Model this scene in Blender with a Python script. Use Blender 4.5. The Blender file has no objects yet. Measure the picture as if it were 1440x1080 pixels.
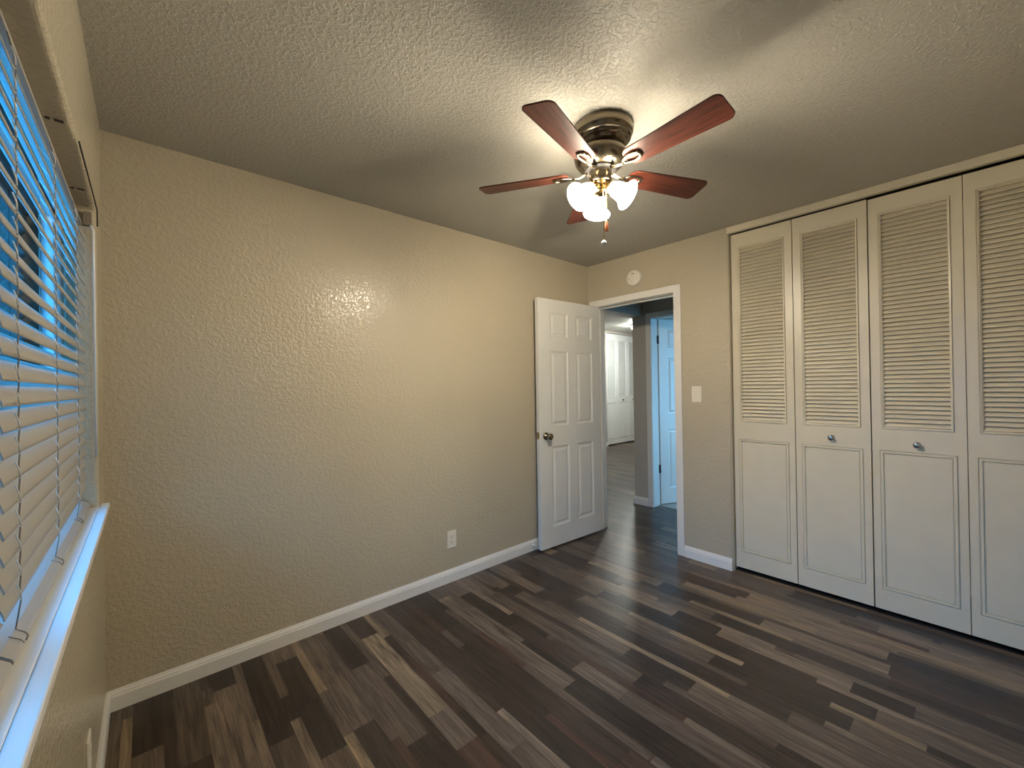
import bpy, math, random
from mathutils import Matrix, Vector

SC = bpy.context.scene
COL = SC.collection
random.seed(7)

def lin(r, g, b):
    def c(v):
        v /= 255.0
        return v / 12.92 if v <= 0.04045 else ((v + 0.055) / 1.055) ** 2.4
    return (c(r), c(g), c(b), 1.0)

# ------------------------------------------------------------------ camera
F_PX, YAW, PITCH, ROLL = 583.16, 0.7230, 0.0046, -0.0157
CAM = Vector((0.1364, -2.4362, 1.337))
fw = Vector((math.sin(YAW) * math.cos(PITCH), math.cos(YAW) * math.cos(PITCH), math.sin(PITCH)))
rt = Vector((math.cos(YAW), -math.sin(YAW), 0.0))
up = rt.cross(fw)
r2 = math.cos(ROLL) * rt + math.sin(ROLL) * up
u2 = -math.sin(ROLL) * rt + math.cos(ROLL) * up
cam = bpy.data.cameras.new('camera')
cam_o = bpy.data.objects.new('camera', cam)
COL.objects.link(cam_o)
cam_o.matrix_world = Matrix(((r2.x, u2.x, -fw.x, CAM.x), (r2.y, u2.y, -fw.y, CAM.y), (r2.z, u2.z, -fw.z, CAM.z), (0, 0, 0, 1)))
cam.sensor_fit = 'HORIZONTAL'
cam.sensor_width = 36.0
cam.lens = F_PX / 1440.0 * 36.0
cam.clip_start = 0.01
SC.camera = cam_o

# ------------------------------------------------------------------ sky, exposure, light levels
SC.view_settings.view_transform = 'Standard'
SC.view_settings.look = 'None'
SC.view_settings.gamma = 1.0
SC.view_settings.use_curve_mapping = False
SC.view_settings.exposure = 0.07
SKY_STRENGTH = 1.0
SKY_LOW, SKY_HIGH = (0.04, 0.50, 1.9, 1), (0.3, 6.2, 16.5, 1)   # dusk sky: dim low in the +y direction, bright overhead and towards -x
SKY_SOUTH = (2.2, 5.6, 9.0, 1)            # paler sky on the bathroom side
FAN_LAMP = (1.0, 0.87, 0.67, 1)
FAN_SHADE_STRENGTH, FAN_BULB_STRENGTH = 82.0, 1900.0
FAR_LAMP_STRENGTH = 190.0

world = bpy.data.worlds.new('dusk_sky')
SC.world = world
world.use_nodes = True
wn = world.node_tree
wn.nodes.clear()
w_out = wn.nodes.new('ShaderNodeOutputWorld')
w_bg = wn.nodes.new('ShaderNodeBackground')
w_tc = wn.nodes.new('ShaderNodeTexCoord')
w_sep = wn.nodes.new('ShaderNodeSeparateXYZ')
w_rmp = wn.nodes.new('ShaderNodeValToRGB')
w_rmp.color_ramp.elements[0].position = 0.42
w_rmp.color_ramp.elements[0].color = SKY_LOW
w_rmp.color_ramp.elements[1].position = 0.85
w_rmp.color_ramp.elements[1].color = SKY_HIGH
wn.links.new(w_tc.outputs['Generated'], w_sep.inputs[0])
w_m1 = wn.nodes.new('ShaderNodeMath')
w_m1.operation = 'MULTIPLY'
w_m1.inputs[1].default_value = 0.8
w_m2 = wn.nodes.new('ShaderNodeMath')
w_m2.operation = 'MULTIPLY_ADD'
w_m2.inputs[1].default_value = -0.6
wn.links.new(w_sep.outputs['Z'], w_m1.inputs[0])
wn.links.new(w_sep.outputs['X'], w_m2.inputs[0])
wn.links.new(w_m1.outputs[0], w_m2.inputs[2])
wn.links.new(w_m2.outputs[0], w_rmp.inputs[0])
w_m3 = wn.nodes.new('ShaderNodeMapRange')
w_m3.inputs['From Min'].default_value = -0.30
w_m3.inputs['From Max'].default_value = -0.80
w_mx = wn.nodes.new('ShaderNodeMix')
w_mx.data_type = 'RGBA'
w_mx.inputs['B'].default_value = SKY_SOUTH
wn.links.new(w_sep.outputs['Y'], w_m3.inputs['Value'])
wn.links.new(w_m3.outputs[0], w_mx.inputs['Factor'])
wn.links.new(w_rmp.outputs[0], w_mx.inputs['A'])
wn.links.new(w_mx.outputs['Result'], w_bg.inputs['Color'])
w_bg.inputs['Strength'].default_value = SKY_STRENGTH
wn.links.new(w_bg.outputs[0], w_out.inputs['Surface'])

# ------------------------------------------------------------------ materials
def new_mat(name):
    m = bpy.data.materials.new(name)
    m.use_nodes = True
    nt = m.node_tree
    b = nt.nodes['Principled BSDF']
    return m, nt, b

def N(nt, t, **kw):
    n = nt.nodes.new(t)
    for k, v in kw.items():
        setattr(n, k, v)
    return n

def math_n(nt, op, a, b=None, c=None):
    n = nt.nodes.new('ShaderNodeMath')
    n.operation = op
    for i, v in enumerate((a, b, c)):
        if v is None:
            continue
        if isinstance(v, (int, float)):
            n.inputs[i].default_value = v
        else:
            nt.links.new(v, n.inputs[i])
    return n.outputs[0]

def world_pos(nt):
    return N(nt, 'ShaderNodeNewGeometry').outputs['Position']

def obj_pos(nt):
    return N(nt, 'ShaderNodeTexCoord').outputs['Object']

def simple(name, col, rough=0.5, metal=0.0, spec=0.5, var=0.0, vscale=8.0, bump=0.0, bscale=200.0, bdist=0.001):
    m, nt, b = new_mat(name)
    b.inputs['Base Color'].default_value = col
    b.inputs['Roughness'].default_value = rough
    b.inputs['Metallic'].default_value = metal
    b.inputs['Specular IOR Level'].default_value = spec
    pos = obj_pos(nt)
    if var > 0:
        n = N(nt, 'ShaderNodeTexNoise')
        n.inputs['Scale'].default_value = vscale
        n.inputs['Detail'].default_value = 4
        nt.links.new(pos, n.inputs['Vector'])
        r = N(nt, 'ShaderNodeValToRGB')
        r.color_ramp.elements[0].position = 0.3
        r.color_ramp.elements[1].position = 0.7
        r.color_ramp.elements[0].color = tuple(c * (1 - var) for c in col[:3]) + (1,)
        r.color_ramp.elements[1].color = tuple(min(1, c * (1 + var)) for c in col[:3]) + (1,)
        nt.links.new(n.outputs['Fac'], r.inputs[0])
        nt.links.new(r.outputs[0], b.inputs['Base Color'])
    if bump > 0:
        n = N(nt, 'ShaderNodeTexNoise')
        n.inputs['Scale'].default_value = bscale
        n.inputs['Detail'].default_value = 3
        nt.links.new(pos, n.inputs['Vector'])
        bp = N(nt, 'ShaderNodeBump')
        bp.inputs['Strength'].default_value = bump
        bp.inputs['Distance'].default_value = bdist
        nt.links.new(n.outputs['Fac'], bp.inputs['Height'])
        nt.links.new(bp.outputs[0], b.inputs['Normal'])
    return m

def plaster(name, col, rough, scale, strength, dist, spec=0.5, lo=0.42, hi=0.62):
    """sprayed drywall texture: noise flattened into knocked-down blobs"""
    m, nt, b = new_mat(name)
    b.inputs['Roughness'].default_value = rough
    b.inputs['Specular IOR Level'].default_value = spec
    pos = world_pos(nt)
    n = N(nt, 'ShaderNodeTexNoise')
    n.inputs['Scale'].default_value = scale
    n.inputs['Detail'].default_value = 3.0
    n.inputs['Roughness'].default_value = 0.55
    n.inputs['Distortion'].default_value = 0.4
    nt.links.new(pos, n.inputs['Vector'])
    mr = N(nt, 'ShaderNodeMapRange')
    mr.interpolation_type = 'SMOOTHSTEP'
    mr.inputs['From Min'].default_value = lo
    mr.inputs['From Max'].default_value = hi
    nt.links.new(n.outputs['Fac'], mr.inputs['Value'])
    n2 = N(nt, 'ShaderNodeTexNoise')
    n2.inputs['Scale'].default_value = scale * 3.2
    n2.inputs['Detail'].default_value = 2.0
    nt.links.new(pos, n2.inputs['Vector'])
    h = math_n(nt, 'MULTIPLY_ADD', n2.outputs['Fac'], 0.35, mr.outputs[0])
    bp = N(nt, 'ShaderNodeBump')
    bp.inputs['Strength'].default_value = strength
    bp.inputs['Distance'].default_value = dist
    nt.links.new(h, bp.inputs['Height'])
    nt.links.new(bp.outputs[0], b.inputs['Normal'])
    n3 = N(nt, 'ShaderNodeTexNoise')
    n3.inputs['Scale'].default_value = 1.3
    n3.inputs['Detail'].default_value = 3
    nt.links.new(pos, n3.inputs['Vector'])
    r = N(nt, 'ShaderNodeValToRGB')
    r.color_ramp.elements[0].position = 0.3
    r.color_ramp.elements[1].position = 0.7
    r.color_ramp.elements[0].color = tuple(c * 0.97 for c in col[:3]) + (1,)
    r.color_ramp.elements[1].color = tuple(min(1, c * 1.03) for c in col[:3]) + (1,)
    nt.links.new(n3.outputs['Fac'], r.inputs[0])
    nt.links.new(r.outputs[0], b.inputs['Base Color'])
    return m

def floor_material():
    m, nt, b = new_mat('laminate_planks')
    pos = world_pos(nt)
    sep = N(nt, 'ShaderNodeSeparateXYZ')
    nt.links.new(pos, sep.inputs[0])
    X, Y = sep.outputs['X'], sep.outputs['Y']
    PER = 0.384
    xs = math_n(nt, 'DIVIDE', math_n(nt, 'ADD', X, 4.011), PER)
    base = math_n(nt, 'FLOOR', xs)
    t = math_n(nt, 'FRACT', xs)
    cuts = [0.094, 0.133, 0.221, 0.256, 0.346]
    idx = None
    edge = math_n(nt, 'MINIMUM', t, math_n(nt, 'SUBTRACT', 1.0, t))
    for c in cuts:
        g = math_n(nt, 'GREATER_THAN', t, c / PER)
        idx = g if idx is None else math_n(nt, 'ADD', idx, g)
        edge = math_n(nt, 'MINIMUM', edge, math_n(nt, 'ABSOLUTE', math_n(nt, 'SUBTRACT', t, c / PER)))
    row = math_n(nt, 'MULTIPLY_ADD', base, 6.0, idx)
    wn1 = N(nt, 'ShaderNodeTexWhiteNoise', noise_dimensions='1D')
    nt.links.new(row, wn1.inputs['W'])
    rsep = N(nt, 'ShaderNodeSeparateColor')
    nt.links.new(wn1.outputs['Color'], rsep.inputs[0])
    ln = math_n(nt, 'MULTIPLY_ADD', rsep.outputs[0], 0.60, 0.60)         # strip length of this row
    ys = math_n(nt, 'ADD', math_n(nt, 'DIVIDE', Y, ln), math_n(nt, 'MULTIPLY', rsep.outputs[1], 17.0))
    # jitter the joints: two unequal pieces inside every length
    yb = math_n(nt, 'FLOOR', ys)
    yf = math_n(nt, 'FRACT', ys)
    cutv = N(nt, 'ShaderNodeCombineXYZ')
    nt.links.new(row, cutv.inputs[0]); nt.links.new(yb, cutv.inputs[1])
    wn2 = N(nt, 'ShaderNodeTexWhiteNoise', noise_dimensions='2D')
    nt.links.new(cutv.outputs[0], wn2.inputs['Vector'])
    cutp = math_n(nt, 'MULTIPLY_ADD', wn2.outputs['Value'], 0.75, 0.30)
    piece = math_n(nt, 'GREATER_THAN', yf, cutp)
    yid = math_n(nt, 'MULTIPLY_ADD', yb, 2.0, piece)
    idv = N(nt, 'ShaderNodeCombineXYZ')
    nt.links.new(row, idv.inputs[0]); nt.links.new(yid, idv.inputs[1])
    wn3 = N(nt, 'ShaderNodeTexWhiteNoise', noise_dimensions='3D')
    nt.links.new(idv.outputs[0], wn3.inputs['Vector'])
    psep = N(nt, 'ShaderNodeSeparateColor')
    nt.links.new(wn3.outputs['Color'], psep.inputs[0])
    ramp = N(nt, 'ShaderNodeValToRGB')
    ramp.color_ramp.interpolation = 'CONSTANT'
    cols = [(0.00, (56, 44, 37)), (0.13, (98, 83, 71)), (0.27, (70, 55, 46)), (0.38, (116, 100, 86)), (0.50, (84, 61, 50)),
            (0.59, (106, 90, 77)), (0.70, (136, 118, 100)), (0.79, (64, 51, 43)), (0.87, (148, 128, 102)), (0.93, (112, 96, 82))]
    el = ramp.color_ramp.elements
    el[0].position, el[0].color = cols[0][0], lin(*[v * 0.80 for v in cols[0][1]])
    el[1].position, el[1].color = cols[1][0], lin(*[v * 0.80 for v in cols[1][1]])
    for p, c in cols[2:]:
        e = el.new(p)
        e.color = lin(*[v * 0.80 for v in c])
    nt.links.new(psep.outputs[0], ramp.inputs[0])
    # grain, stretched along the boards and shifted per piece
    gv = N(nt, 'ShaderNodeCombineXYZ')
    nt.links.new(math_n(nt, 'MULTIPLY', X, 26.0), gv.inputs[0])
    nt.links.new(math_n(nt, 'MULTIPLY', Y, 1.7), gv.inputs[1])
    nt.links.new(math_n(nt, 'MULTIPLY', psep.outputs[1], 60.0), gv.inputs[2])
    g1 = N(nt, 'ShaderNodeTexNoise')
    g1.inputs['Scale'].default_value = 1.6
    g1.inputs['Detail'].default_value = 8
    g1.inputs['Roughness'].default_value = 0.68
    g1.inputs['Distortion'].default_value = 1.1
    nt.links.new(gv.outputs[0], g1.inputs['Vector'])
    g2v = N(nt, 'ShaderNodeCombineXYZ')
    nt.links.new(math_n(nt, 'MULTIPLY', X, 170.0), g2v.inputs[0])
    nt.links.new(math_n(nt, 'MULTIPLY', Y, 5.0), g2v.inputs[1])
    nt.links.new(math_n(nt, 'MULTIPLY', psep.outputs[2], 40.0), g2v.inputs[2])
    g2 = N(nt, 'ShaderNodeTexNoise')
    g2.inputs['Scale'].default_value = 1.0
    g2.inputs['Detail'].default_value = 5
    g2.inputs['Roughness'].default_value = 0.65
    nt.links.new(g2v.outputs[0], g2.inputs['Vector'])
    gmix = math_n(nt, 'ADD', math_n(nt, 'MULTIPLY', g1.outputs['Fac'], 0.58), math_n(nt, 'MULTIPLY', g2.outputs['Fac'], 0.42))
    val = N(nt, 'ShaderNodeMapRange')
    val.inputs['From Min'].default_value = 0.34
    val.inputs['From Max'].default_value = 0.64
    val.inputs['To Min'].default_value = 0.12
    val.inputs['To Max'].default_value = 1.75
    nt.links.new(gmix, val.inputs['Value'])
    # dark seam between strips
    seam = N(nt, 'ShaderNodeMapRange')
    seam.inputs['From Min'].default_value = 0.0
    seam.inputs['From Max'].default_value = 0.0035
    seam.inputs['To Min'].default_value = 0.35
    seam.inputs['To Max'].default_value = 1.0
    nt.links.new(edge, seam.inputs['Value'])
    mul = math_n(nt, 'MULTIPLY', val.outputs[0], seam.outputs[0])
    mx = N(nt, 'ShaderNodeMix', data_type='RGBA', blend_type='MULTIPLY')
    mx.inputs['Factor'].default_value = 1.0
    nt.links.new(ramp.outputs[0], mx.inputs['A'])
    nt.links.new(mul, mx.inputs['B'])
    nt.links.new(mx.outputs['Result'], b.inputs['Base Color'])
    rr = N(nt, 'ShaderNodeMapRange')
    rr.inputs['To Min'].default_value = 0.24
    rr.inputs['To Max'].default_value = 0.42
    nt.links.new(g2.outputs['Fac'], rr.inputs['Value'])
    nt.links.new(rr.outputs[0], b.inputs['Roughness'])
    b.inputs['Specular IOR Level'].default_value = 0.45
    bp = N(nt, 'ShaderNodeBump')
    bp.inputs['Strength'].default_value = 0.25
    bp.inputs['Distance'].default_value = 0.0008
    nt.links.new(gmix, bp.inputs['Height'])
    nt.links.new(bp.outputs[0], b.inputs['Normal'])
    return m

def wood_blade():
    m, nt, b = new_mat('mahogany_veneer')
    tc = obj_pos(nt)
    mp = N(nt, 'ShaderNodeMapping')
    mp.inputs['Scale'].default_value = (5.0, 70.0, 70.0)
    nt.links.new(tc, mp.inputs['Vector'])
    n = N(nt, 'ShaderNodeTexNoise')
    n.inputs['Scale'].default_value = 1.3
    n.inputs['Detail'].default_value = 7
    n.inputs['Roughness'].default_value = 0.6
    n.inputs['Distortion'].default_value = 0.5
    nt.links.new(mp.outputs[0], n.inputs['Vector'])
    r = N(nt, 'ShaderNodeValToRGB')
    r.color_ramp.elements[0].position, r.color_ramp.elements[0].color = 0.30, lin(40, 18, 13)
    r.color_ramp.elements[1].position, r.color_ramp.elements[1].color = 0.72, lin(94, 47, 32)
    nt.links.new(n.outputs['Fac'], r.inputs[0])
    nt.links.new(r.outputs[0], b.inputs['Base Color'])
    b.inputs['Roughness'].default_value = 0.45
    b.inputs['Specular IOR Level'].default_value = 0.25
    return m

def emit(name, col, strength, base=(0.9, 0.88, 0.84, 1)):
    m, nt, b = new_mat(name)
    b.inputs['Base Color'].default_value = base
    b.inputs['Roughness'].default_value = 0.35
    b.inputs['Emission Color'].default_value = col
    b.inputs['Emission Strength'].default_value = strength
    return m

def glass_pane():
    m = bpy.data.materials.new('window_glass')
    m.use_nodes = True
    nt = m.node_tree
    nt.nodes.clear()
    o = N(nt, 'ShaderNodeOutputMaterial')
    mx = N(nt, 'ShaderNodeMixShader')
    fr = N(nt, 'ShaderNodeFresnel')
    fr.inputs['IOR'].default_value = 1.2
    tr = N(nt, 'ShaderNodeBsdfTransparent')
    tr.inputs['Color'].default_value = (0.94, 0.97, 0.97, 1)
    gl = N(nt, 'ShaderNodeBsdfGlossy')
    gl.inputs['Roughness'].default_value = 0.02
    nt.links.new(fr.outputs[0], mx.inputs[0])
    nt.links.new(tr.outputs[0], mx.inputs[1])
    nt.links.new(gl.outputs[0], mx.inputs[2])
    nt.links.new(mx.outputs[0], o.inputs['Surface'])
    return m

M = {
    'wall': plaster('beige_wall_paint', lin(186, 176, 154), 0.21, 54.0, 0.45, 0.0030, spec=0.5, lo=0.40, hi=0.62),
    'hall_wall': plaster('hall_wall_paint', lin(188, 180, 168), 0.40, 75.0, 0.4, 0.0014, spec=0.5),
    'ceiling': plaster('ceiling_texture', lin(180, 177, 167), 0.5, 66.0, 0.6, 0.0026, spec=0.4, lo=0.45, hi=0.60),
    'floor': floor_material(),
    'trim': simple('white_trim_paint', lin(226, 224, 218), 0.32, var=0.02),
    'door': simple('white_door_paint', lin(222, 221, 215), 0.36, var=0.02, bump=0.12, bscale=220, bdist=0.0006),
    'closet': simple('ivory_closet_paint', lin(214, 205, 182), 0.33, var=0.025, bump=0.1, bscale=160, bdist=0.0006),
    'far_closet': simple('white_closet_paint', lin(228, 228, 224), 0.4, var=0.02),
    'dark': simple('closet_dark', lin(60, 55, 48), 0.8),
    'track': simple('black_track', lin(22, 20, 18), 0.5, metal=0.3),
    'nickel': simple('brushed_nickel', lin(150, 138, 118), 0.24, metal=1.0, var=0.08, vscale=30),
    'motor': simple('pewter_housing', lin(132, 122, 106), 0.25, metal=1.0, var=0.08, vscale=25),
    'brass': simple('polished_brass', lin(214, 186, 128), 0.18, metal=1.0, var=0.05),
    'chrome': simple('chrome', lin(190, 190, 195), 0.1, metal=1.0),
    'bronze': simple('dark_hinge', lin(72, 62, 52), 0.4, metal=0.8),
    'mahogany': wood_blade(),
    'fob': simple('wooden_fob', lin(150, 84, 46), 0.4, var=0.2, vscale=60),
    'shade': emit('frosted_lamp_glass', FAN_LAMP, FAN_SHADE_STRENGTH),
    'bulb': emit('lit_bulb', FAN_LAMP, FAN_BULB_STRENGTH),
    'far_lamp': emit('lit_dome_glass', (0.94, 1.0, 0.96, 1), FAR_LAMP_STRENGTH),
    'slat': simple('faux_wood_slat', lin(168, 164, 156), 0.35, var=0.015),
    'cord': simple('blind_cord', lin(128, 118, 104), 0.7),
    'clear': simple('clear_plastic', lin(228, 231, 233), 0.2, spec=0.6),
    'plate': simple('switch_plate_plastic', lin(226, 220, 206), 0.35),
    'slot': simple('black_slot', lin(30, 28, 26), 0.6),
    'vinyl': simple('window_vinyl', lin(222, 224, 226), 0.4),
    'glass': glass_pane(),
    'tile': simple('bath_floor_tile', lin(168, 164, 156), 0.3, var=0.06, vscale=6),
    'ground': simple('outdoor_ground', lin(120, 116, 104), 0.9, var=0.2, vscale=2),
    'stucco': simple('neighbour_stucco', lin(120, 135, 150), 0.85, var=0.08, vscale=5, bump=0.3, bscale=60, bdist=0.004),
    'darkpane': simple('neighbour_window_glass', lin(26, 42, 60), 0.12),
    'rubber': simple('white_rubber', lin(225, 225, 222), 0.6),
}

# ------------------------------------------------------------------ mesh builder
class MB:
    def __init__(self):
        self.v, self.f, self.s = [], [], []
    def add(self, vs, fs, smooth=False):
        o = len(self.v)
        self.v += [tuple(p) for p in vs]
        self.f += [tuple(i + o for i in q) for q in fs]
        self.s += [smooth] * len(fs)
        return self
    def box(self, x0, x1, y0, y1, z0, z1):
        return self.add([(x0, y0, z0), (x1, y0, z0), (x1, y1, z0), (x0, y1, z0), (x0, y0, z1), (x1, y0, z1), (x1, y1, z1), (x0, y1, z1)],
                        [(0, 3, 2, 1), (4, 5, 6, 7), (0, 1, 5, 4), (1, 2, 6, 5), (2, 3, 7, 6), (3, 0, 4, 7)])
    def lathe(self, prof, n=40, mat=None, smooth=True, close=False):
        vs, fs = [], []
        for r, z in prof:
            for k in range(n):
                a = 2 * math.pi * k / n
                p = Vector((r * math.cos(a), r * math.sin(a), z))
                vs.append(mat @ p if mat is not None else p)
        m = len(prof)
        for i in range(m if close else m - 1):
            j = (i + 1) % m
            for k in range(n):
                l = (k + 1) % n
                fs.append((i * n + k, i * n + l, j * n + l, j * n + k))
        return self.add(vs, fs, smooth)
    def tube(self, pts, r, n=10, closed=False, flat=None, caps=True):
        pts = [Vector(p) for p in pts]
        m = len(pts)
        vs, fs = [], []
        prev = None
        for i, p in enumerate(pts):
            if closed:
                t = pts[(i + 1) % m] - pts[i - 1]
            else:
                t = pts[min(i + 1, m - 1)] - pts[max(i - 1, 0)]
            t.normalize()
            if prev is None:
                a = Vector((0, 0, 1)) if abs(t.z) < 0.9 else Vector((1, 0, 0))
                nrm = (a - t * a.dot(t)).normalized()
            else:
                nrm = (prev - t * prev.dot(t)).normalized()
            prev = nrm
            bn = t.cross(nrm)
            rr = r[i] if isinstance(r, (list, tuple)) else r
            fl = 1.0 if flat is None else flat
            for k in range(n):
                an = 2 * math.pi * k / n
                vs.append(p + nrm * (rr * fl * math.cos(an)) + bn * (rr * math.sin(an)))
        for i in range(m if closed else m - 1):
            j = (i + 1) % m
            for k in range(n):
                l = (k + 1) % n
                fs.append((i * n + k, i * n + l, j * n + l, j * n + k))
        if caps and not closed:
            fs.append(tuple(reversed(range(n))))
            fs.append(tuple((m - 1) * n + k for k in range(n)))
        return self.add(vs, fs, True)
    def strip(self, poly, y0, y1, T=None, smooth=False):
        """closed outline in (a, b) swept along the third axis; T maps (a, y, b) to xyz"""
        T = T or (lambda a, y, b: (a, y, b))
        n = len(poly)
        vs = [T(a, y0, b) for a, b in poly] + [T(a, y1, b) for a, b in poly]
        fs = [(i, (i + 1) % n, n + (i + 1) % n, n + i) for i in range(n)]
        self.add(vs, fs, smooth)
        self.add(vs, [tuple(reversed(range(n))), tuple(range(n, 2 * n))])
        return self
    def panels(self, T, a0, a1, b0, b1, rects, profs, caps):
        """a flat face over a0..a1 x b0..b1 with rectangles set into it; profile = (inset, depth) steps"""
        A = sorted({a0, a1} | {r[0] for r in rects} | {r[1] for r in rects})
        B = sorted({b0, b1} | {r[2] for r in rects} | {r[3] for r in rects})
        for i in range(len(A) - 1):
            for j in range(len(B) - 1):
                ca, cb = (A[i] + A[i + 1]) / 2, (B[j] + B[j + 1]) / 2
                if any(r[0] < ca < r[1] and r[2] < cb < r[3] for r in rects):
                    continue
                self.add([T(A[i], B[j], 0), T(A[i + 1], B[j], 0), T(A[i + 1], B[j + 1], 0), T(A[i], B[j + 1], 0)], [(0, 1, 2, 3)])
        for r, prof, cap in zip(rects, profs, caps):
            rings = [[T(r[0] + k, r[2] + k, d), T(r[1] - k, r[2] + k, d), T(r[1] - k, r[3] - k, d), T(r[0] + k, r[3] - k, d)] for k, d in [(0, 0)] + list(prof)]
            for p, q in zip(rings, rings[1:]):
                self.add(p + q, [(i, (i + 1) % 4, 4 + (i + 1) % 4, 4 + i) for i in range(4)])
            if cap:
                self.add(rings[-1], [(0, 1, 2, 3)])
        return self
    def build(self, name, mat, parent=None, bevel=0.0, local=False, merge=True, segs=2):
        me = bpy.data.meshes.new(name)
        vs = self.v
        if parent is not None and not local:
            o = ORIGIN[parent.name]
            vs = [(x - o[0], y - o[1], z - o[2]) for x, y, z in vs]
        me.from_pydata(vs, [], self.f)
        me.polygons.foreach_set('use_smooth', self.s)
        me.materials.append(mat)
        if merge:
            import bmesh
            bm = bmesh.new()
            bm.from_mesh(me)
            bmesh.ops.remove_doubles(bm, verts=bm.verts, dist=1e-5)
            bmesh.ops.recalc_face_normals(bm, faces=bm.faces)
            bm.to_mesh(me)
            bm.free()
        me.update()
        ob = bpy.data.objects.new(name, me)
        COL.objects.link(ob)
        if parent is not None:
            ob.parent = parent
            ORIGIN[ob.name] = (0, 0, 0) if local else ORIGIN[parent.name]
        else:
            ORIGIN[ob.name] = (0, 0, 0)
        if bevel > 0:
            bv = ob.modifiers.new('bevel', 'BEVEL')
            bv.width = bevel
            bv.segments = segs
            bv.limit_method = 'ANGLE'
            bv.angle_limit = math.radians(40)
        return ob

ORIGIN = {}

def tag(o, label, cat, group=None, kind=None):
    o['label'] = label
    o['category'] = cat
    if group:
        o['group'] = group
    if kind:
        o['kind'] = kind
    return o

def thing(name, label, cat, loc=(0, 0, 0), rz=0.0, group=None, kind=None):
    o = bpy.data.objects.new(name, None)
    o.empty_display_size = 0.05
    COL.objects.link(o)
    o.location = loc
    o.rotation_euler = (0, 0, rz)
    ORIGIN[o.name] = loc
    return tag(o, label, cat, group, kind)

def struct(mb, name, mat, label, cat, bevel=0.0, **kw):
    return tag(mb.build(name, mat, None, bevel, **kw), label, cat, kind='structure')

def copy_tree(o, parent=None):
    c = o.copy()
    COL.objects.link(c)
    if parent is not None:
        c.parent = parent
    for ch in list(o.children):
        copy_tree(ch, c)
    return c

# ------------------------------------------------------------------ room dimensions
H = 2.44
L = 3.25                      # wall with the door and the closet stands at x = L
LX = 3.37
HX = 4.24                     # far side of the hall
NEAR = -3.06
CL0, CL1 = -1.245, -2.765     # closet opening along y
DY0, DY1 = -0.088, -0.846     # bedroom door opening
WY0, WY1 = -0.22, -2.62       # window opening
WZ0, WZ1 = 0.885, 2.035

# ------------------------------------------------------------------ shell
struct(MB().box(-0.14, 11.1, NEAR - 0.1, 3.6, -0.06, 0.0), 'floor', M['floor'], 'dark brown wood-look strip laminate running through bedroom and hall', 'floor')
struct(MB().box(-0.14, LX + 0.55, NEAR - 0.1, 0.14, H, H + 0.1), 'ceiling', M['ceiling'], 'textured off-white bedroom ceiling around the fan', 'ceiling')
struct(MB().box(LX + 0.55, 6.6, -2.1, 0.14, H, H + 0.1).box(LX, LX + 0.55, -1.2, 0.14, H - 0.001, H), 'ceiling_hall', M['ceiling'], 'shadowed ceiling over the hallway behind the doorway', 'ceiling')
struct(MB().box(LX - 0.12, 11.1, 0.14, 3.6, 2.5, 2.6), 'ceiling_far', M['ceiling'], 'textured ceiling of the lit room at the end of the hall', 'ceiling')

# window wall with a rounded plaster return around the recess
wm = MB()
R = 0.014
prof = [(R * math.sin(t), R - R * math.cos(t)) for t in [math.pi / 2 * k / 4 for k in range(1, 5)]] + [(R, 0.14)]
wm.panels(lambda a, b, d: (-d, a, b), NEAR - 0.1, 0.14, 0.0, H, [(WY1 - R, WY0 + R, WZ0 - R, WZ1 + R)], [prof], [False])
wm.panels(lambda a, b, d: (-0.14, a, b), NEAR - 0.1, 0.14, 0.0, H, [(WY1, WY0, WZ0, WZ1)], [[]], [False])
struct(wm, 'wall_left', M['wall'], 'beige wall on the left with the window recess', 'wall')
struct(MB().box(-0.14, LX, 0.0, 0.14, 0.0, H), 'wall_back', M['wall'], 'long bare beige textured wall facing the camera', 'wall')
rm = MB()
rm.box(L, LX, DY0, 0.0, 0, H).box(L, LX, DY1, DY0, 2.05, H).box(L, LX, CL0, DY1, 0, H).box(L, LX, CL1, CL0, 2.40, H).box(L, LX, NEAR, CL1, 0, H)
struct(rm, 'wall_right', M['wall'], 'beige wall holding the open doorway, smoke alarm and light switch', 'wall')
struct(MB().box(-0.14, LX + 0.6, NEAR - 0.1, NEAR, 0, H), 'wall_near', M['wall'], 'beige wall behind the camera', 'wall')
# closet interior
cm = MB()
cm.box(3.92, 3.98, CL1 - 0.2, CL0 + 0.12, 0, H).box(LX, 3.92, CL0, CL0 + 0.06, 0, H).box(LX, 3.92, CL1 - 0.06, CL1, 0, H)
struct(cm, 'wall_closet', M['hall_wall'], 'dim inside of the closet behind the louvered doors', 'wall')
# hall, bathroom, far room
hm = MB()
hm.box(HX, HX + 0.12, -0.07, 0.155, 0, H).box(HX, HX + 0.12, -0.83, -0.07, 2.05, H).box(HX, HX + 0.12, -1.2, -0.83, 0, H)
hm.box(LX, HX + 0.12, -1.18, -1.08, 0, H)
hm.box(LX, HX, 0.02, 0.155, 2.075, 2.5)
struct(hm, 'wall_hall', M['hall_wall'], 'grey-beige hall wall with dropped header seen through the doorway', 'wall')
bm_ = MB()
bm_.box(HX + 0.12, 11.0, 0.035, 0.155, 0, 2.5)
bm_.box(6.4, 6.5, -2.0, 0.035, 0, H)
bm_.box(HX, 4.7, -2.0, -1.9, 0, H).box(6.1, 6.4, -2.0, -1.9, 0, H).box(4.7, 6.1, -2.0, -1.9, 0, 0.7).box(4.7, 6.1, -2.0, -1.9, 2.2, H)
bm_.box(HX, HX + 0.12, -2.0, -1.2, 0, H)
struct(bm_, 'wall_bath', M['hall_wall'], 'bathroom walls lit by daylight behind the half-open door', 'wall')
fm = MB()
FY = 2.93
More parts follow.
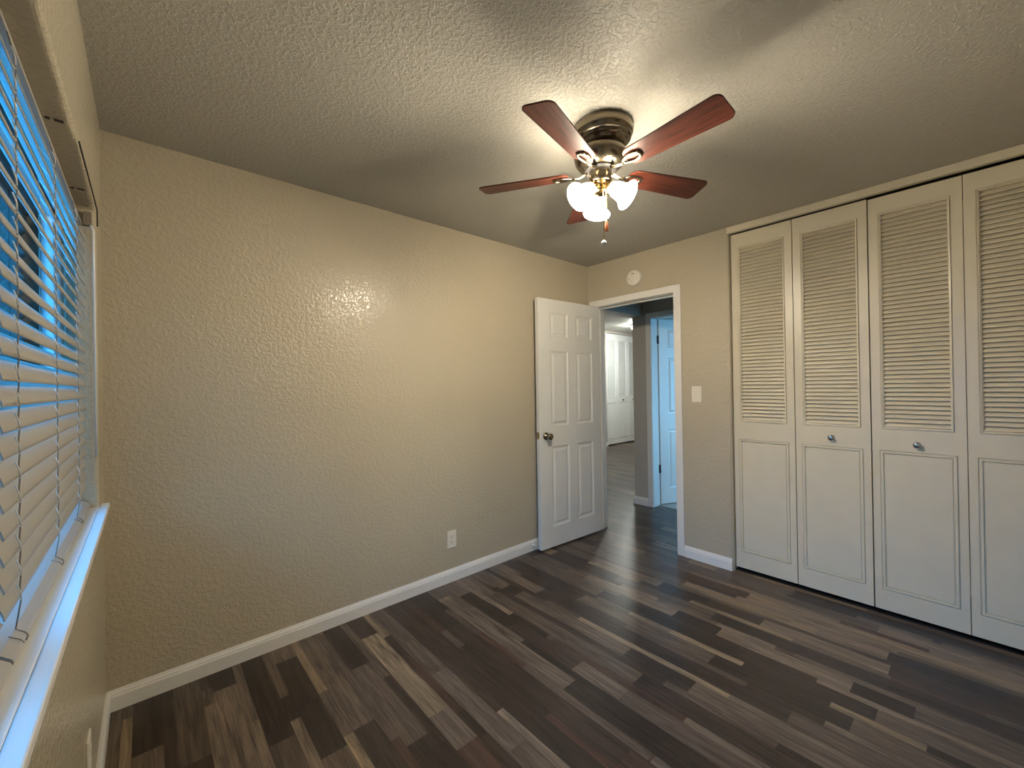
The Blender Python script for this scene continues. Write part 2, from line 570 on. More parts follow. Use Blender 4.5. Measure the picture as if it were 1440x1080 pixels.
fm.box(LX - 0.12, 7.60, FY, FY + 0.12, 0, 2.5).box(7.60, 9.28, FY, FY + 0.12, 2.455, 2.5).box(9.28, 11.0, FY, FY + 0.12, 0, 2.5)
fm.box(11.0, 11.1, 0.035, FY + 0.12, 0, 2.5)
fm.box(LX - 0.12, LX, 0.14, FY, 0, 2.5)
fm.box(7.60, 9.28, 3.45, 3.5, 0, 2.5).box(7.54, 7.60, FY + 0.12, 3.5, 0, 2.5).box(9.28, 9.34, FY + 0.12, 3.5, 0, 2.5)
struct(fm, 'wall_far', M['hall_wall'], 'pale wall of the lit room beyond the hall', 'wall')
struct(MB().box(HX + 0.10, 6.4, -1.9, 0.03, 0.0, 0.004), 'floor_bath', M['tile'], 'pale tiled bathroom floor at the far threshold', 'floor')

# baseboards with an ogee top
BB = [(0.0, 0.0), (0.014, 0.0), (0.014, 0.058), (0.011, 0.066), (0.011, 0.070), (0.006, 0.078), (0.004, 0.085), (0.0, 0.085)]
struct(MB().strip(BB, 0.0, 3.235, lambda a, y, b: (y, -a, b)), 'baseboard_back', M['trim'], 'white baseboard along the long beige wall', 'baseboard')
struct(MB().strip(BB, NEAR, 0.0, lambda a, y, b: (a, y, b)), 'baseboard_left', M['trim'], 'white baseboard below the window', 'baseboard')
struct(MB().strip(BB, CL0 - 0.002, DY1 - 0.055, lambda a, y, b: (L - a, y, b)), 'baseboard_right', M['trim'], 'short white baseboard between doorway and closet', 'baseboard')
struct(MB().strip(BB, -0.012, 0.155, lambda a, y, b: (HX - a, y, b)).strip(BB, HX - 0.014, HX + 0.12, lambda a, y, b: (y, 0.155 + a, b)), 'baseboard_hall', M['trim'], 'short white baseboard at the hall wall end', 'baseboard')
struct(MB().strip(BB, LX, 7.60, lambda a, y, b: (y, FY - a, b)), 'baseboard_far', M['trim'], 'white baseboard left of the far closet', 'baseboard')

# door frame: casing + jamb lining + stop
def frame_mb(xf, xb, y0, y1, zt, cw=0.055, sgn=-1, y_out=None):
    """opening y1..y0 (y0 > y1) in a wall whose near face is xf and far face is xb"""
    m = MB()
    t = 0.014
    yl = y0 + cw if y_out is None else y_out
    # the casing, near side
    m.box(xf - t, xf, y0, yl, 0, zt + cw)
    m.box(xf - t, xf, y1 - cw, y1, 0, zt + cw)
    m.box(xf - t, xf, y1, y0, zt, zt + cw)
    # far side
    m.box(xb, xb + t, y0, yl, 0, zt + cw)
    m.box(xb, xb + t, y1 - cw, y1, 0, zt + cw)
    m.box(xb, xb + t, y1, y0, zt, zt + cw)
    j = 0.006
    m.box(xf - 0.004, xb + 0.004, y0 - j, y0, 0, zt)
    m.box(xf - 0.004, xb + 0.004, y1, y1 + j, 0, zt)
    m.box(xf - 0.004, xb + 0.004, y1, y0, zt - j, zt)
    return m
fr = frame_mb(L, LX, DY0, DY1, 2.05, y_out=-0.026)
sx = L + 0.045
fr.box(sx, sx + 0.03, DY0 - 0.018, DY0 - 0.006, 0, 2.044).box(sx, sx + 0.03, DY1 + 0.006, DY1 + 0.018, 0, 2.044).box(sx, sx + 0.03, DY1 + 0.006, DY0 - 0.006, 2.032, 2.044)
struct(fr, 'trim_1', M['trim'], 'white casing around the open bedroom doorway', 'door frame', bevel=0.003)
fr2 = frame_mb(HX, HX + 0.12, -0.07, -0.83, 2.05)
struct(fr2, 'trim_2', M['trim'], 'shadowed white casing around the bathroom doorway', 'door frame', bevel=0.003)
# closet trims
struct(MB().box(L - 0.004, L + 0.028, CL1, CL0, 2.396, H), 'trim_3', M['closet'], 'narrow white header strip above the louvered closet doors', 'trim', bevel=0.002)
struct(MB().box(L + 0.008, LX, CL0 - 0.010, CL0, 0.0, 2.396).box(L + 0.002, L + 0.009, CL0 - 0.007, CL0, 0.88, 2.396), 'trim_4', M['wall'], 'thin painted jamb strip at the left side of the closet', 'trim')
struct(MB().box(L + 0.028, L + 0.075, CL1, CL0 - 0.010, 2.397, 2.44), 'trim_5', M['track'], 'black metal track above the louvered closet doors', 'track')
struct(MB().box(L + 0.038, L + 0.075, CL1, CL0 - 0.010, 0.0, 0.009), 'trim_6', M['track'], 'dark floor guide below the louvered closet doors', 'track')

# ------------------------------------------------------------------ doors
RAISED = [(0.004, -0.004), (0.016, -0.008), (0.022, -0.008), (0.040, -0.001)]
def six_panel(W, zb, zt, side=1):
    """door leaf: hinge at x = 0, free edge at x = W, front face at y = 0 looking to +y"""
    ca = [(0.107, 0.312), (0.412, 0.618)]
    cz = [(1.734, 1.936), (1.000, 1.620), (0.178, 0.832)]
    rects = [(a0, a1, b0, b1) for a0, a1 in ca for b0, b1 in cz]
    m = MB()
    m.panels(lambda a, b, d: (a, d, b), 0, W, zb, zt, rects, [RAISED] * 6, [True] * 6)
    m.panels(lambda a, b, d: (a, -0.035 - d, b), 0, W, zb, zt, rects, [RAISED] * 6, [True] * 6)
    A = [0, W]
    for a in A:
        m.add([(a, 0, zb), (a, 0, zt), (a, -0.035, zt), (a, -0.035, zb)], [(0, 1, 2, 3)])
    for z in (zb, zt):
        m.add([(0, 0, z), (W, 0, z), (W, -0.035, z), (0, -0.035, z)], [(0, 1, 2, 3)])
    return m

def knob_mb(sign):
    m = MB()
    mat = Matrix.Rotation(-math.pi / 2 * sign, 4, 'X')
    p = [(0.0, 0.0), (0.031, 0.0), (0.031, 0.005), (0.027, 0.010), (0.012, 0.013), (0.011, 0.030), (0.018, 0.036), (0.026, 0.046), (0.0275, 0.055), (0.024, 0.063), (0.014, 0.067), (0.0, 0.068)]
    return m.lathe(p, 32, mat)

ang = math.atan2(0.040, -0.747)
d1 = six_panel(0.750, 0.014, 2.046).build('door_1', M['door'], None, bevel=0.0015)
d1.location = (3.2445, -0.128, 0)
d1.rotation_euler = (0, 0, ang)
tag(d1, 'white six-panel bedroom door standing open against the beige wall', 'door', kind='structure')
for s, y in ((1, 0.0), (-1, -0.035)):
    if s == 1:
        k = knob_mb(s).build('door_knob', M['nickel'], d1, local=True)
        k['label'] = 'round polished nickel knob'
        k.location = (0.682, y, 0.925)
lt = MB().box(0.7495, 0.7515, -0.030, -0.005, 0.905, 0.960).box(0.7515, 0.760, -0.022, -0.012, 0.925, 0.940).build('latch', M['brass'], d1, local=True)
lt['label'] = 'brass latch plate on the door edge'
for z in (0.25, 1.05, 1.82):
    h = MB().lathe([(0, z - 0.045), (0.006, z - 0.045), (0.006, z + 0.045), (0, z + 0.045)], 12, Matrix.Translation((-0.003, -0.036, 0))).box(-0.001, 0.0, -0.034, -0.004, z - 0.044, z + 0.044).build('hinge', M['nickel'], d1, local=True)

d2 = six_panel(0.750, 0.014, 2.044).build('door_2', M['door'], None, bevel=0.0015)
a2 = math.atan2(-0.400, 0.916)
# this leaf's visible face looks to -y: mirror the local frame
for v in d2.data.vertices:
    v.co.y = -v.co.y
d2.data.flip_normals()
d2.location = (4.372, -0.088, 0)
d2.rotation_euler = (0, 0, a2)
tag(d2, 'blue-lit white six-panel bathroom door seen through the doorway', 'door', kind='structure')
kb = knob_mb(-1).build('door_knob', M['nickel'], d2, local=True)
kb.location = (0.682, 0.0, 0.925)
for z in (0.40, 1.82):
    hb = MB().lathe([(0, z - 0.045), (0.007, z - 0.045), (0.007, z + 0.045), (0, z + 0.045)], 12, Matrix.Translation((-0.006, 0.0, 0))).box(-0.03, 0.0, 0.002, 0.004, z - 0.044, z + 0.044).build('hinge', M['bronze'], d2, local=True)
    hb['label'] = 'dark metal hinge'

# ------------------------------------------------------------------ closet doors (bi-fold pairs with louvers)
def leaf_parts(m_, W, zb, zt, root, T, louvers, lz, pz, o, knob_at, rot_knob, kmat, sub=True, stile=(0.042, 0.032), nl=49):
    """one leaf; local a = 0..W across, b up, d into the closet (positive = deeper). T maps to xyz."""
    f = MB()
    s1, s2 = stile
    MOLD = [(0.0012, 0.004), (0.0028, 0.004), (0.0042, -0.005), (0.0085, -0.004), (0.0100, 0.001), (0.0130, 0.001), (0.0145, 0.030)]
    LOW = [(0.0012, 0.005), (0.0035, 0.005), (0.0055, -0.004), (0.015, -0.004), (0.0172, 0.005), (0.0198, 0.005), (0.022, 0.0)]
    rects = [(s1, W - s1, lz[0], lz[1]), (s2, W - s2, pz[0], pz[1])]
    f.panels(lambda a, b, d: T(a, b, d), 0, W, zb, zt, rects, [MOLD, LOW], [False, True])
    f.panels(lambda a, b, d: T(a, b, 0.030), 0, W, zb, zt, [(s1 + 0.0145, W - s1 - 0.0145, lz[0] + 0.0145, lz[1] - 0.0145)], [[]], [False])
    for a in (0, W):
        f.add([T(a, zb, 0), T(a, zt, 0), T(a, zt, 0.030), T(a, zb, 0.030)], [(0, 1, 2, 3)])
    for b in (zb, zt):
        f.add([T(0, b, 0), T(W, b, 0), T(W, b, 0.030), T(0, b, 0.030)], [(0, 1, 2, 3)])
    leaf = f.build('door_leaf', m_, root)
    lv = MB()
    z0, z1 = lz[0] + 0.0145, lz[1] - 0.0145
    p = (z1 - z0) / nl
    a0, a1 = s1 + 0.013, W - s1 - 0.013
    for i in range(nl):
        zc = z0 + p * i
        # room edge low, closet edge high, rounded nose
        sec = [(0.0055, zc + 0.0006), (0.0045, zc + 0.0022), (0.0050, zc + 0.0050), (0.0265, zc + p + 0.004), (0.0292, zc + p + 0.002), (0.0115, zc + 0.0004)]
        vs = [T(a0, b, d) for d, b in sec] + [T(a1, b, d) for d, b in sec]
        n = len(sec)
        lv.add(vs, [(k, (k + 1) % n, n + (k + 1) % n, n + k) for k in range(n)] + [tuple(range(n)), tuple(range(n, 2 * n))])
    lv.build('louver_panel', m_, leaf)
    if knob_at is not None:
        km = MB()
        c = Vector(T(knob_at[0], knob_at[1], 0))
        mat = Matrix.Translation(c) @ rot_knob
        km.lathe([(0, 0), (0.0165, 0), (0.0165, 0.002), (0.014, 0.004), (0.0075, 0.006), (0.007, 0.014), (0.012, 0.018), (0.0165, 0.023), (0.0165, 0.027), (0.011, 0.031), (0, 0.032)], 28, mat)
        k = km.build('door_knob', kmat, leaf)
        k['label'] = 'small round chrome knob'
    return leaf

CX = L + 0.040
SW = 0.3755
LAB = ['cream bifold closet door pair with louvers beside the beige wall', 'cream bifold closet door pair with louvers at the right photo edge']
for pair in range(2):
    root = thing('bifold_closet_door', LAB[pair], 'closet door', (CX, CL0 - 0.012 - pair * 2 * SW, 0), group='louvered bifold doors of the bedroom closet')
    dz = -0.006 * pair
    for k in range(2):
        i = pair * 2 + k
        ya = CL0 - 0.012 - i * SW - (0.0025 if i == 2 else 0.001)
        T = lambda a, b, d, ya=ya: (CX + d, ya - a, b)
        kn = None
        if i == 1:
            kn = (0.187, 0.989)
        if i == 2:
            kn = (0.187, 0.980)
        lf = leaf_parts(M['closet'], SW - 0.0045, 0.026, 2.390 + dz, root, T, True, (1.058, 2.294), (0.141, 0.938), None, kn, Matrix.Rotation(-math.pi / 2, 4, 'Y'), M['chrome'])
    # pivots under the doors
    for k, yy in ((0, 0.04), (1, 2 * SW - 0.04)):
        yb = CL0 - 0.012 - pair * 2 * SW - yy
        MB().lathe([(0, 0.009), (0.006, 0.009), (0.006, 0.030), (0, 0.030)], 12, Matrix.Translation((CX + 0.015, yb, 0))).build('pivot', M['chrome'], root)

FL = ['bright white louvered closet door pair in the room beyond the hall', 'white louvered closet pair beyond the hall, half hidden by the wall end']
FX0, FSW = 7.61, 0.412
for pair in range(2):
    root = thing('bifold_closet_door', FL[pair], 'closet door', (FX0 + pair * 2 * FSW, FY + 0.02, 0), group='far louvered closet doors')
    for k in range(2):
        i = pair * 2 + k
        xa = FX0 + i * FSW + 0.001
        T = lambda a, b, d, xa=xa: (xa + a, FY + 0.02 + d, b)
        kn = {1: (0.20, 0.985), 2: (0.20, 0.985)}.get(i)
        leaf_parts(M['far_closet'], FSW - 0.004, 0.026, 2.448, root, T, True, (1.058, 2.32), (0.141, 0.938), None, kn, Matrix.Rotation(math.pi / 2, 4, 'X'), M['chrome'])

# ------------------------------------------------------------------ window: vinyl slider, glass, stool
win = thing('window_1', 'vinyl slider window behind the white blinds on the left wall', 'window', (-0.11, (WY0 + WY1) / 2, WZ0), kind='structure')
wf = MB()
xo, xi = -0.138, -0.092
wf.box(xo, xi, WY1, WY1 + 0.045, WZ0, WZ1).box(xo, xi, WY0 - 0.045, WY0, WZ0, WZ1).box(xo, xi, WY1, WY0, WZ0, WZ0 + 0.05).box(xo, xi, WY1, WY0, WZ1 - 0.045, WZ1)
wf.box(xo + 0.005, xi - 0.004, -1.45, -1.39, WZ0, WZ1)
wf.build('window_frame', M['vinyl'], win, bevel=0.003)
for y0, y1 in ((WY1 + 0.045, -1.45), (-1.39, WY0 - 0.045)):
    sm = MB()
    sm.box(-0.128, -0.102, y0, y0 + 0.03, WZ0 + 0.05, WZ1 - 0.045).box(-0.128, -0.102, y1 - 0.03, y1, WZ0 + 0.05, WZ1 - 0.045)
    sm.box(-0.128, -0.102, y0, y1, WZ0 + 0.05, WZ0 + 0.085).box(-0.128, -0.102, y0, y1, WZ1 - 0.08, WZ1 - 0.045)
    sash = sm.build('sash', M['vinyl'], win, bevel=0.002)
    MB().box(-0.117, -0.113, y0 + 0.03, y1 - 0.03, WZ0 + 0.085, WZ1 - 0.08).build('glass_pane', M['glass'], sash)
stool = MB().box(-0.092, 0.0, WY1, WY0 - 0.001, WZ0, 0.905).box(0.0, 0.026, WY1 - 0.06, -0.160, WZ0, 0.905)
struct(stool, 'trim_7', M['trim'], 'white window sill board under the blinds', 'window sill', bevel=0.003)

# ------------------------------------------------------------------ blinds
TILT = math.radians(63)
PITCHZ = 0.0415
XE = -0.030                                 # room-side edge of the slats
cs, sn = math.cos(TILT), math.sin(TILT)
def slat_section(z, tilt):
    cs, sn = math.cos(tilt), math.sin(tilt)
    out, back = [], []
    n = 8
    for k in range(n + 1):
        s = 0.05 * k / n
        bow = 0.0042 * (1 - (2.0 * k / n - 1) ** 2)
        x, zz = XE - cs * s + sn * bow, z + sn * s + cs * bow
        out.append((x, zz))
        back.append((x - sn * 0.0022, zz - cs * 0.0022))
    return out + back[::-1]
def blind(y_hi, y_lo, label, ladders, tilt=TILT):
    cs, sn = math.cos(tilt), math.sin(tilt)
    root = thing('window_blind', label, 'window blind', ((-0.06), (y_hi + y_lo) / 2, 0.91), group='white slatted blinds in the window recess')
    MB().strip([(-0.088, 1.957), (-0.036, 1.957), (-0.0355, 1.9635), (-0.058, 1.965), (-0.060, 2.0335), (-0.088, 2.0335)], y_lo, y_hi).build('headrail', M['slat'], root, bevel=0.001)
    n = 23
    first = None
    for i in range(n):
        z = 0.985 + PITCHZ * i
        if z + 0.047 > 1.957:
            break
        if first is None:
            first = MB().strip(slat_section(0.0, tilt), y_lo, y_hi, smooth=False)
            first.s = [True] * (len(first.s) - 2) + [False, False]
            s = first.build('slat', M['slat'], root, merge=False)
            first = s
        else:
            s = first.copy()
            COL.objects.link(s)
            s.parent = root
        s.location.z = z
    rp = [(-0.080, 0.911), (-0.028, 0.911), (-0.023, 0.914), (-0.0215, 0.919), (-0.024, 0.924), (-0.036, 0.934), (-0.052, 0.940), (-0.068, 0.939), (-0.080, 0.931)]
    rl = MB().strip(rp, y_lo, y_hi, smooth=False).build('bottom_rail', M['slat'], root, merge=False)
    for y in ladders:
        c = MB()
        zt = 1.958
        # front cord, in small sags from slat edge to slat edge; rear cord straight
        fp = [(-0.0225, y, 0.912), (-0.0200, y, 0.920), (-0.0235, y, 0.9265), (-0.034, y, 0.9355)]
        zs = [0.985 + PITCHZ * i for i in range(n) if 0.985 + PITCHZ * i + 0.047 <= 1.957]
        for z in zs:
            fp += [(XE + 0.0025, y, z), (XE + 0.0010, y + 0.0015, z + 0.02)]
        fp.append((-0.037, y, zt))
        c.tube(fp, 0.0011, 6)
        c.tube([(-0.056, y + 0.004, 0.938), (-0.0555, y + 0.004, zt)], 0.0010, 6)
        c.tube([(-0.020, y - 0.03, 0.9205), (-0.0235, y - 0.03, 0.9268), (-0.0375, y - 0.028, 0.9362)], 0.0008, 6)
        rg = MB()
        for z in zs:
            rg.tube([(XE + 0.003, y - 0.004, z + 0.004), (XE + 0.0035, y - 0.010, z + 0.014), (XE - 0.0005, y - 0.014, z + 0.030)], 0.0012, 6)
            rg.tube([(XE + 0.003, y - 0.001, z - 0.001), (XE - cs * 0.05 - 0.002, y + 0.004, z + sn * 0.05 - 0.004)], 0.0008, 5)
        lc = c.build('ladder_cord', M['cord'], root)
        rg.build('rung_loop', M['clear'], lc)
    return root
b1 = blind(-0.236, -1.432, 'white slatted blind nearest the corner with the long beige wall', (-0.50, -0.925, -1.340))
# tilt wand, end bracket and its loose dark wire
wd = MB().tube([(-0.012, -0.262, 1.955), (-0.006, -0.262, 1.935), (-0.004, -0.262, 1.10)], 0.0042, 8).build('tilt_wand', M['clear'], b1)
bk = MB().box(-0.034, -0.012, -0.236, -0.2225, 1.962, 2.012).build('end_bracket', M['cord'], b1)
for y in (-0.40, -0.88, -1.34):
    for x0, x1 in ((-0.034, -0.017), (-0.050, -0.041)):
        MB().box(x0, x1, y - 0.005, y + 0.005, 2.0330, 2.0352).build('mounting_clip', M['slot'], b1)
b2 = blind(-1.442, -2.60, 'white slatted blind beside the camera at the left photo edge', (-1.53, -2.05, -2.50), math.radians(30))
w_ = tag(MB().tube([(0.002, -0.78, 2.037), (0.0025, -0.55, 2.035), (0.0025, -0.34, 2.034), (0.0025, -0.215, 2.030), (0.0025, -0.212, 1.97)], 0.0022, 6).build('wire', M['slot']), 'thin black wire along the upper corner of the window recess', 'wire')

# ------------------------------------------------------------------ ceiling fan
FC = Vector((1.607, -1.364, H))
fan = thing('ceiling_fan', 'five-blade mahogany and pewter ceiling fan with three lit glass shades', 'ceiling fan', tuple(FC))
def fz(z):
    return z - H
mh = MB()
offs = Matrix.Translation((0.010, -0.009, 0))
mh.lathe([(0, fz(2.4395)), (0.122, fz(2.4395)), (0.126, fz(2.436)), (0.126, fz(2.404)), (0.123, fz(2.398)), (0.119, fz(2.396)), (0.119, fz(2.385)), (0.116, fz(2.381)), (0.108, fz(2.380)), (0.106, fz(2.372)), (0.102, fz(2.368)), (0.096, fz(2.366)), (0.094, fz(2.356)), (0.086, fz(2.350)), (0.0, fz(2.346))], 64, offs)
mh.lathe([(0.0, fz(2.352)), (0.082, fz(2.350)), (0.083, fz(2.340)), (0.092, fz(2.336)), (0.106, fz(2.330)), (0.110, fz(2.322)), (0.110, fz(2.308)), (0.106, fz(2.292)), (0.097, fz(2.277)), (0.084, fz(2.265)), (0.070, fz(2.258)), (0.0, fz(2.256))], 64)
mh.build('motor_housing', M['motor'], fan, local=True)
fwl = MB().lathe([(0.0, fz(2.262)), (0.066, fz(2.262)), (0.068, fz(2.256)), (0.066, fz(2.250)), (0.05, fz(2.248)), (0.0, fz(2.248))], 48).build('flywheel', M['slot'], fan, local=True)
MB().lathe([(0.0, fz(2.250)), (0.044, fz(2.250)), (0.047, fz(2.246)), (0.047, fz(2.203)), (0.044, fz(2.199)), (0.0, fz(2.199))], 48).build('switch_housing', M['nickel'], fan, local=True)
MB().lathe([(0.0, fz(2.202)), (0.036, fz(2.202)), (0.034, fz(2.196)), (0.027, fz(2.190)), (0.030, fz(2.180)), (0.037, fz(2.170)), (0.038, fz(2.160)), (0.032, fz(2.152)), (0.018, fz(2.148)), (0.010, fz(2.142)), (0.0, fz(2.140))], 48).build('light_fitter', M['brass'], fan, local=True)
# blades
def blade_mb():
    m = MB()
    r0, r1, w0, w1 = 0.135, 0.540, 0.050, 0.064
    pts = []
    def arc(cx, cy, r, a0, a1, n=6):
        for k in range(n + 1):
            a = math.radians(a0 + (a1 - a0) * k / n)
            pts.append((cx + r * math.cos(a), cy + r * math.sin(a)))
    arc(r1 - 0.026, -(w1 - 0.026), 0.026, -90, 0)
    arc(r1 - 0.026, (w1 - 0.026), 0.026, 0, 90)
    arc(r0 + 0.036, w0 - 0.036, 0.036, 90, 180)
    arc(r0 + 0.036, -(w0 - 0.036), 0.036, 180, 270)
    return m.strip(pts, -0.003, 0.003, lambda a, y, b: (a, b, y))
def iron_mb():
    m = MB()
    # arm from the flywheel, then an open teardrop loop under the blade
    m.tube([(0.052, 0, 0.006), (0.070, 0, -0.001), (0.088, 0.0, -0.010), (0.105, 0, -0.0125), (0.122, 0, -0.0095)], [0.013, 0.0105, 0.0085, 0.0085, 0.011], 12, flat=0.45)
    lp = []
    for k in range(28):
        a = 2 * math.pi * k / 28
        c = math.cos(a)
        lp.append((0.160 + 0.040 * c, 0.0245 * math.sin(a) * (0.80 + 0.30 * c), -0.0085))
    m.tube(lp, 0.0068, 10, closed=True, flat=0.62)
    m.lathe([(0, -0.0135), (0.006, -0.012), (0.008, -0.008), (0.008, -0.002), (0, -0.002)], 14, Matrix.Translation((0.197, 0.012, 0)))
    m.lathe([(0, -0.0135), (0.006, -0.012), (0.008, -0.008), (0.008, -0.002), (0, -0.002)], 14, Matrix.Translation((0.197, -0.012, 0)))
    return m
bl = blade_mb().build('blade', M['mahogany'], fan, bevel=0.0012, local=True)
ir = iron_mb().build('blade_iron', M['nickel'], bl, local=True)
ir['label'] = 'polished metal blade bracket with open loop'
PA = math.radians(-12)
for k in range(5):
    b = bl
    if k:
        b = bl.copy()
        COL.objects.link(b)
        b.parent = fan
        i2 = ir.copy()
        COL.objects.link(i2)
        i2.parent = b
    a = math.radians(266.19 - 72 * k)
    rot = Matrix.Rotation(a, 4, 'Z') @ Matrix.Rotation(PA, 4, 'X')
    b.matrix_local = Matrix.Translation((0, 0, fz(2.2468))) @ rot
# lamp arms, shades, bulbs
SH = [(0.0215, 0.0), (0.0225, 0.006), (0.027, 0.016), (0.0325, 0.030), (0.0355, 0.046), (0.038, 0.060), (0.043, 0.073), (0.051, 0.083), (0.0585, 0.090), (0.0600, 0.0925), (0.0585, 0.0935), (0.0565, 0.0915),
      (0.049, 0.085), (0.041, 0.0755), (0.0355, 0.061), (0.033, 0.046), (0.030, 0.030), (0.0245, 0.016), (0.020, 0.006), (0.019, 0.0)]
for k in range(3):
    a = math.radians(45.6 + 120 * k)
    TD = math.radians(37)
    ax = Vector((math.cos(a) * math.cos(TD), math.sin(a) * math.cos(TD), -math.sin(TD)))
    start = Vector((0.044 * math.cos(a), 0.044 * math.sin(a), fz(2.174)))
    q = Vector((0, 0, 1)).rotation_difference(ax).to_matrix().to_4x4()
    T = Matrix.Translation(start) @ q
    am = MB()
    inner = Vector((0.020 * math.cos(a), 0.020 * math.sin(a), fz(2.176)))
    am.tube([inner, inner.lerp(start, 0.5) + Vector((0, 0, 0.006)), start - ax * 0.006], 0.008, 12)
    am.lathe([(0.0, -0.012), (0.014, -0.010), (0.0245, -0.002), (0.0255, 0.007), (0.0235, 0.007), (0.0225, 0.0), (0.0, -0.004)], 24, T)
    am.build('lamp_arm', M['brass'], fan, local=True)
    sh = MB().lathe(SH, 40, T, close=True).build('lamp_shade', M['shade'], fan, local=True)
    sh['label'] = 'glowing frosted bell glass shade'
    bp_ = [(0.0, 0.002), (0.011, 0.002), (0.0125, 0.016), (0.018, 0.028), (0.0235, 0.042), (0.0245, 0.052), (0.021, 0.064), (0.012, 0.072), (0.0, 0.0745)]
    MB().lathe(bp_, 24, T).build('bulb', M['bulb'], sh, local=True)
tc = Vector((-math.sin(YAW), -math.cos(YAW), 0))      # towards the room's window corner
for nm, off, side, z1 in (('ball', 0.041, 0.0015, 1.940), ('fob', 0.034, 0.0150, 2.034)):
    c = tc * off + rt * side
    pm = MB().tube([(c.x * 0.8, c.y * 0.8, fz(2.205)), (c.x, c.y, fz(2.19)), (c.x, c.y, fz(2.12)), (c.x, c.y, fz(z1))], 0.0014, 8)
    z = z1
    while z < 2.19:
        pm.lathe([(0, fz(z) - 0.0019), (0.0019, fz(z)), (0, fz(z) + 0.0019)], 8, Matrix.Translation((c.x, c.y, 0)))
        z += 0.006
    pc = pm.build('pull_chain', M['brass'], fan, local=True, merge=False)
    if nm == 'ball':
        bm2 = MB().lathe([(0.0115 * math.sin(math.pi * j / 14), fz(z1 - 0.010) - 0.0115 * math.cos(math.pi * j / 14)) for j in range(15)], 20, Matrix.Translation((c.x, c.y, 0)))
        x = bm2.build('pull_ball', M['clear'], pc, local=True)
        x['label'] = 'clear round ball at the end of the pull chain'
    else:
        bm2 = MB().lathe([(0.0, fz(1.980)), (0.0055, fz(1.981)), (0.0085, fz(1.990)), (0.0085, fz(2.000)), (0.006, fz(2.016)), (0.0035, fz(2.030)), (0.002, fz(2.034)), (0.0, fz(2.034))], 18, Matrix.Translation((c.x, c.y, 0)))
        x = bm2.build('pull_fob', M['fob'], pc, local=True)
        x['label'] = 'wooden teardrop fob'

# ------------------------------------------------------------------ small fixtures
sa = thing('smoke_alarm', 'round white smoke alarm on the wall above the doorway', 'smoke alarm', (L, -0.505, 2.232))
ry = Matrix.Rotation(-math.pi / 2, 4, 'Y')
MB().lathe([(0, 0), (0.070, 0), (0.070, 0.010), (0.066, 0.011), (0.066, 0.013), (0.068, 0.015), (0.067, 0.026), (0.060, 0.033), (0.044, 0.036), (0, 0.037)], 48, ry).build('body', M['plate'], sa, local=True)
MB().lathe([(0, 0.036), (0.016, 0.0365), (0.0165, 0.0385), (0.015, 0.040), (0, 0.0405)], 28, Matrix.Translation((0, 0.012, -0.006)) @ ry).build('test_button', M['plate'], sa, local=True)
for bx in ((-0.0380, -0.035, -0.012, 0.012, 0.030, 0.036), (-0.0380, -0.034, 0.036, 0.042, -0.006, 0.0), (-0.0375, -0.034, -0.034, -0.030, -0.014, -0.010)):
    MB().box(*bx).build('vent_slot', M['bronze'], sa, local=True)

ls = thing('light_switch', 'white rocker light switch on the wall right of the doorway', 'light switch', (L, -1.012, 1.252))
MB().box(-0.006, 0, -0.037, 0.037, -0.060, 0.060).build('cover_plate', M['plate'], ls, local=True, bevel=0.0025)
rk = MB().strip([(-0.006, -0.0335), (-0.0075, -0.0335), (-0.0095, 0.0), (-0.0125, 0.0335), (-0.006, 0.0335)], -0.0165, 0.0165).build('rocker', M['plate'], ls, local=True, bevel=0.0012)
for z in (-0.048, 0.048):
    MB().lathe([(0, 0.006), (0.003, 0.006), (0.0025, 0.0072), (0, 0.0073)], 12, Matrix.Translation((0, 0, z)) @ ry).build('screw', M['plate'], ls, local=True)

ol = thing('wall_outlet', 'white duplex wall outlet low on the long beige wall', 'outlet', (1.707, 0.0, 0.287))
MB().box(-0.0365, 0.0365, -0.006, 0, -0.060, 0.060).build('cover_plate', M['plate'], ol, local=True, bevel=0.0025)
rx = Matrix.Rotation(math.pi / 2, 4, 'X')
for z in (-0.0195, 0.0195):
    rc = MB()
    pts = []
    for k in range(28):
        a = 2 * math.pi * k / 28
        pts.append((max(-0.0145, min(0.0145, 0.0172 * math.cos(a))), z + 0.0145 * math.sin(a)))
    rc.strip(pts, -0.0082, -0.006)
    rcp = rc.build('receptacle', M['plate'], ol, local=True)
    MB().box(-0.0075, -0.0055, -0.0087, -0.0078, z - 0.002, z + 0.007).box(0.0055, 0.0075, -0.0087, -0.0078, z - 0.001, z + 0.006).lathe([(0, 0.0078), (0.0026, 0.0078), (0.0026, 0.0087), (0, 0.0087)], 12, Matrix.Translation((0, 0, z - 0.0075)) @ rx).build('socket_slot', M['slot'], rcp, local=True)
MB().lathe([(0, 0.006), (0.003, 0.006), (0.0025, 0.0072), (0, 0.0073)], 12, rx).build('screw', M['plate'], ol, local=True)

wp = thing('wall_outlet', 'white wall outlet below the window, seen edge on', 'outlet', (0.0, -0.716, 0.287))
MB().box(0, 0.006, -0.0365, 0.0365, -0.060, 0.060).build('cover_plate', M['plate'], wp, local=True, bevel=0.002)
for z in (-0.0195, 0.0195):
    MB().box(0.005, 0.008, -0.0145, 0.0145, z - 0.014, z + 0.014).build('receptacle', M['plate'], wp, local=True, bevel=0.002)

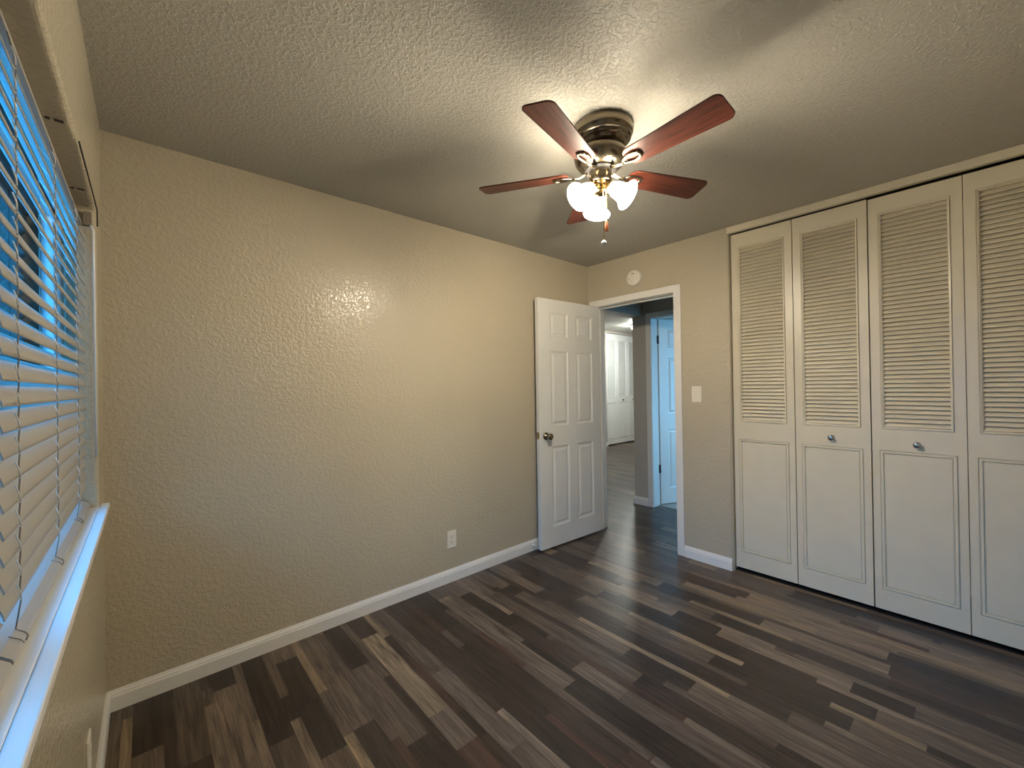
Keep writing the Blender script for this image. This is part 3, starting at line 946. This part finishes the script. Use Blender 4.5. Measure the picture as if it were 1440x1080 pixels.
ds = thing('door_stop', 'small white spring door stop on the baseboard behind the open door', 'door stop', (2.472, -0.0, 0.045))
MB().lathe([(0, 0), (0.011, 0.0), (0.011, 0.004), (0.006, 0.007), (0, 0.007)], 18, Matrix.Translation((0, -0.014, 0)) @ rx).build('base', M['rubber'], ds, local=True)
sp = [(0.0045 * math.cos(k * 0.9), -0.018 - 0.00055 * k, 0.0045 * math.sin(k * 0.9)) for k in range(40)]
MB().tube(sp, 0.0011, 6).build('spring', M['rubber'], ds, local=True)
MB().lathe([(0, 0.036), (0.007, 0.036), (0.008, 0.042), (0.007, 0.0465), (0, 0.047)], 16, rx).build('rubber_tip', M['rubber'], ds, local=True)

cl = thing('ceiling_light', 'glowing round ceiling light in the room beyond the hall', 'ceiling light', (7.36, 1.98, 2.5))
MB().lathe([(0, 0.0), (0.16, 0.0), (0.165, -0.006), (0.165, -0.026), (0.155, -0.03), (0, -0.03)], 40).build('base', M['nickel'], cl, local=True)
MB().lathe([(0.15, -0.03), (0.148, -0.055), (0.130, -0.085), (0.09, -0.108), (0.04, -0.118), (0.0, -0.120)], 40).build('dome', M['far_lamp'], cl, local=True)

# ------------------------------------------------------------------ outside
struct(MB().box(-30, -0.3, -25, 25, -0.62, -0.5).box(3.0, 12, -25, -3.4, -0.62, -0.5), 'ground', M['ground'], 'ground outside the window', 'ground')
nb = thing('building', 'bluish neighbouring building wing glimpsed between the blind slats', 'building', (-0.45, 5.4, -0.5))
MB().box(-0.90, -0.16, 5.0, 11.0, -0.5, 5.2).build('wall', M['stucco'], nb)
for z0 in (0.9, 2.6, 3.9):
    fmn = MB()
    for x in (-0.86, -0.78, -0.66, -0.54, -0.42, -0.30):
        fmn.box(x - 0.012, x + 0.012, 4.96, 5.0, z0, z0 + 1.0)
    fmn.box(-0.87, -0.29, 4.96, 5.0, z0 - 0.03, z0).box(-0.87, -0.29, 4.96, 5.0, z0 + 1.0, z0 + 1.03).box(-0.87, -0.29, 4.965, 5.0, z0 + 0.49, z0 + 0.51)
    wfr = fmn.build('window', M['vinyl'], nb)
    MB().box(-0.86, -0.30, 4.985, 5.002, z0, z0 + 1.0).build('pane', M['darkpane'], wfr)
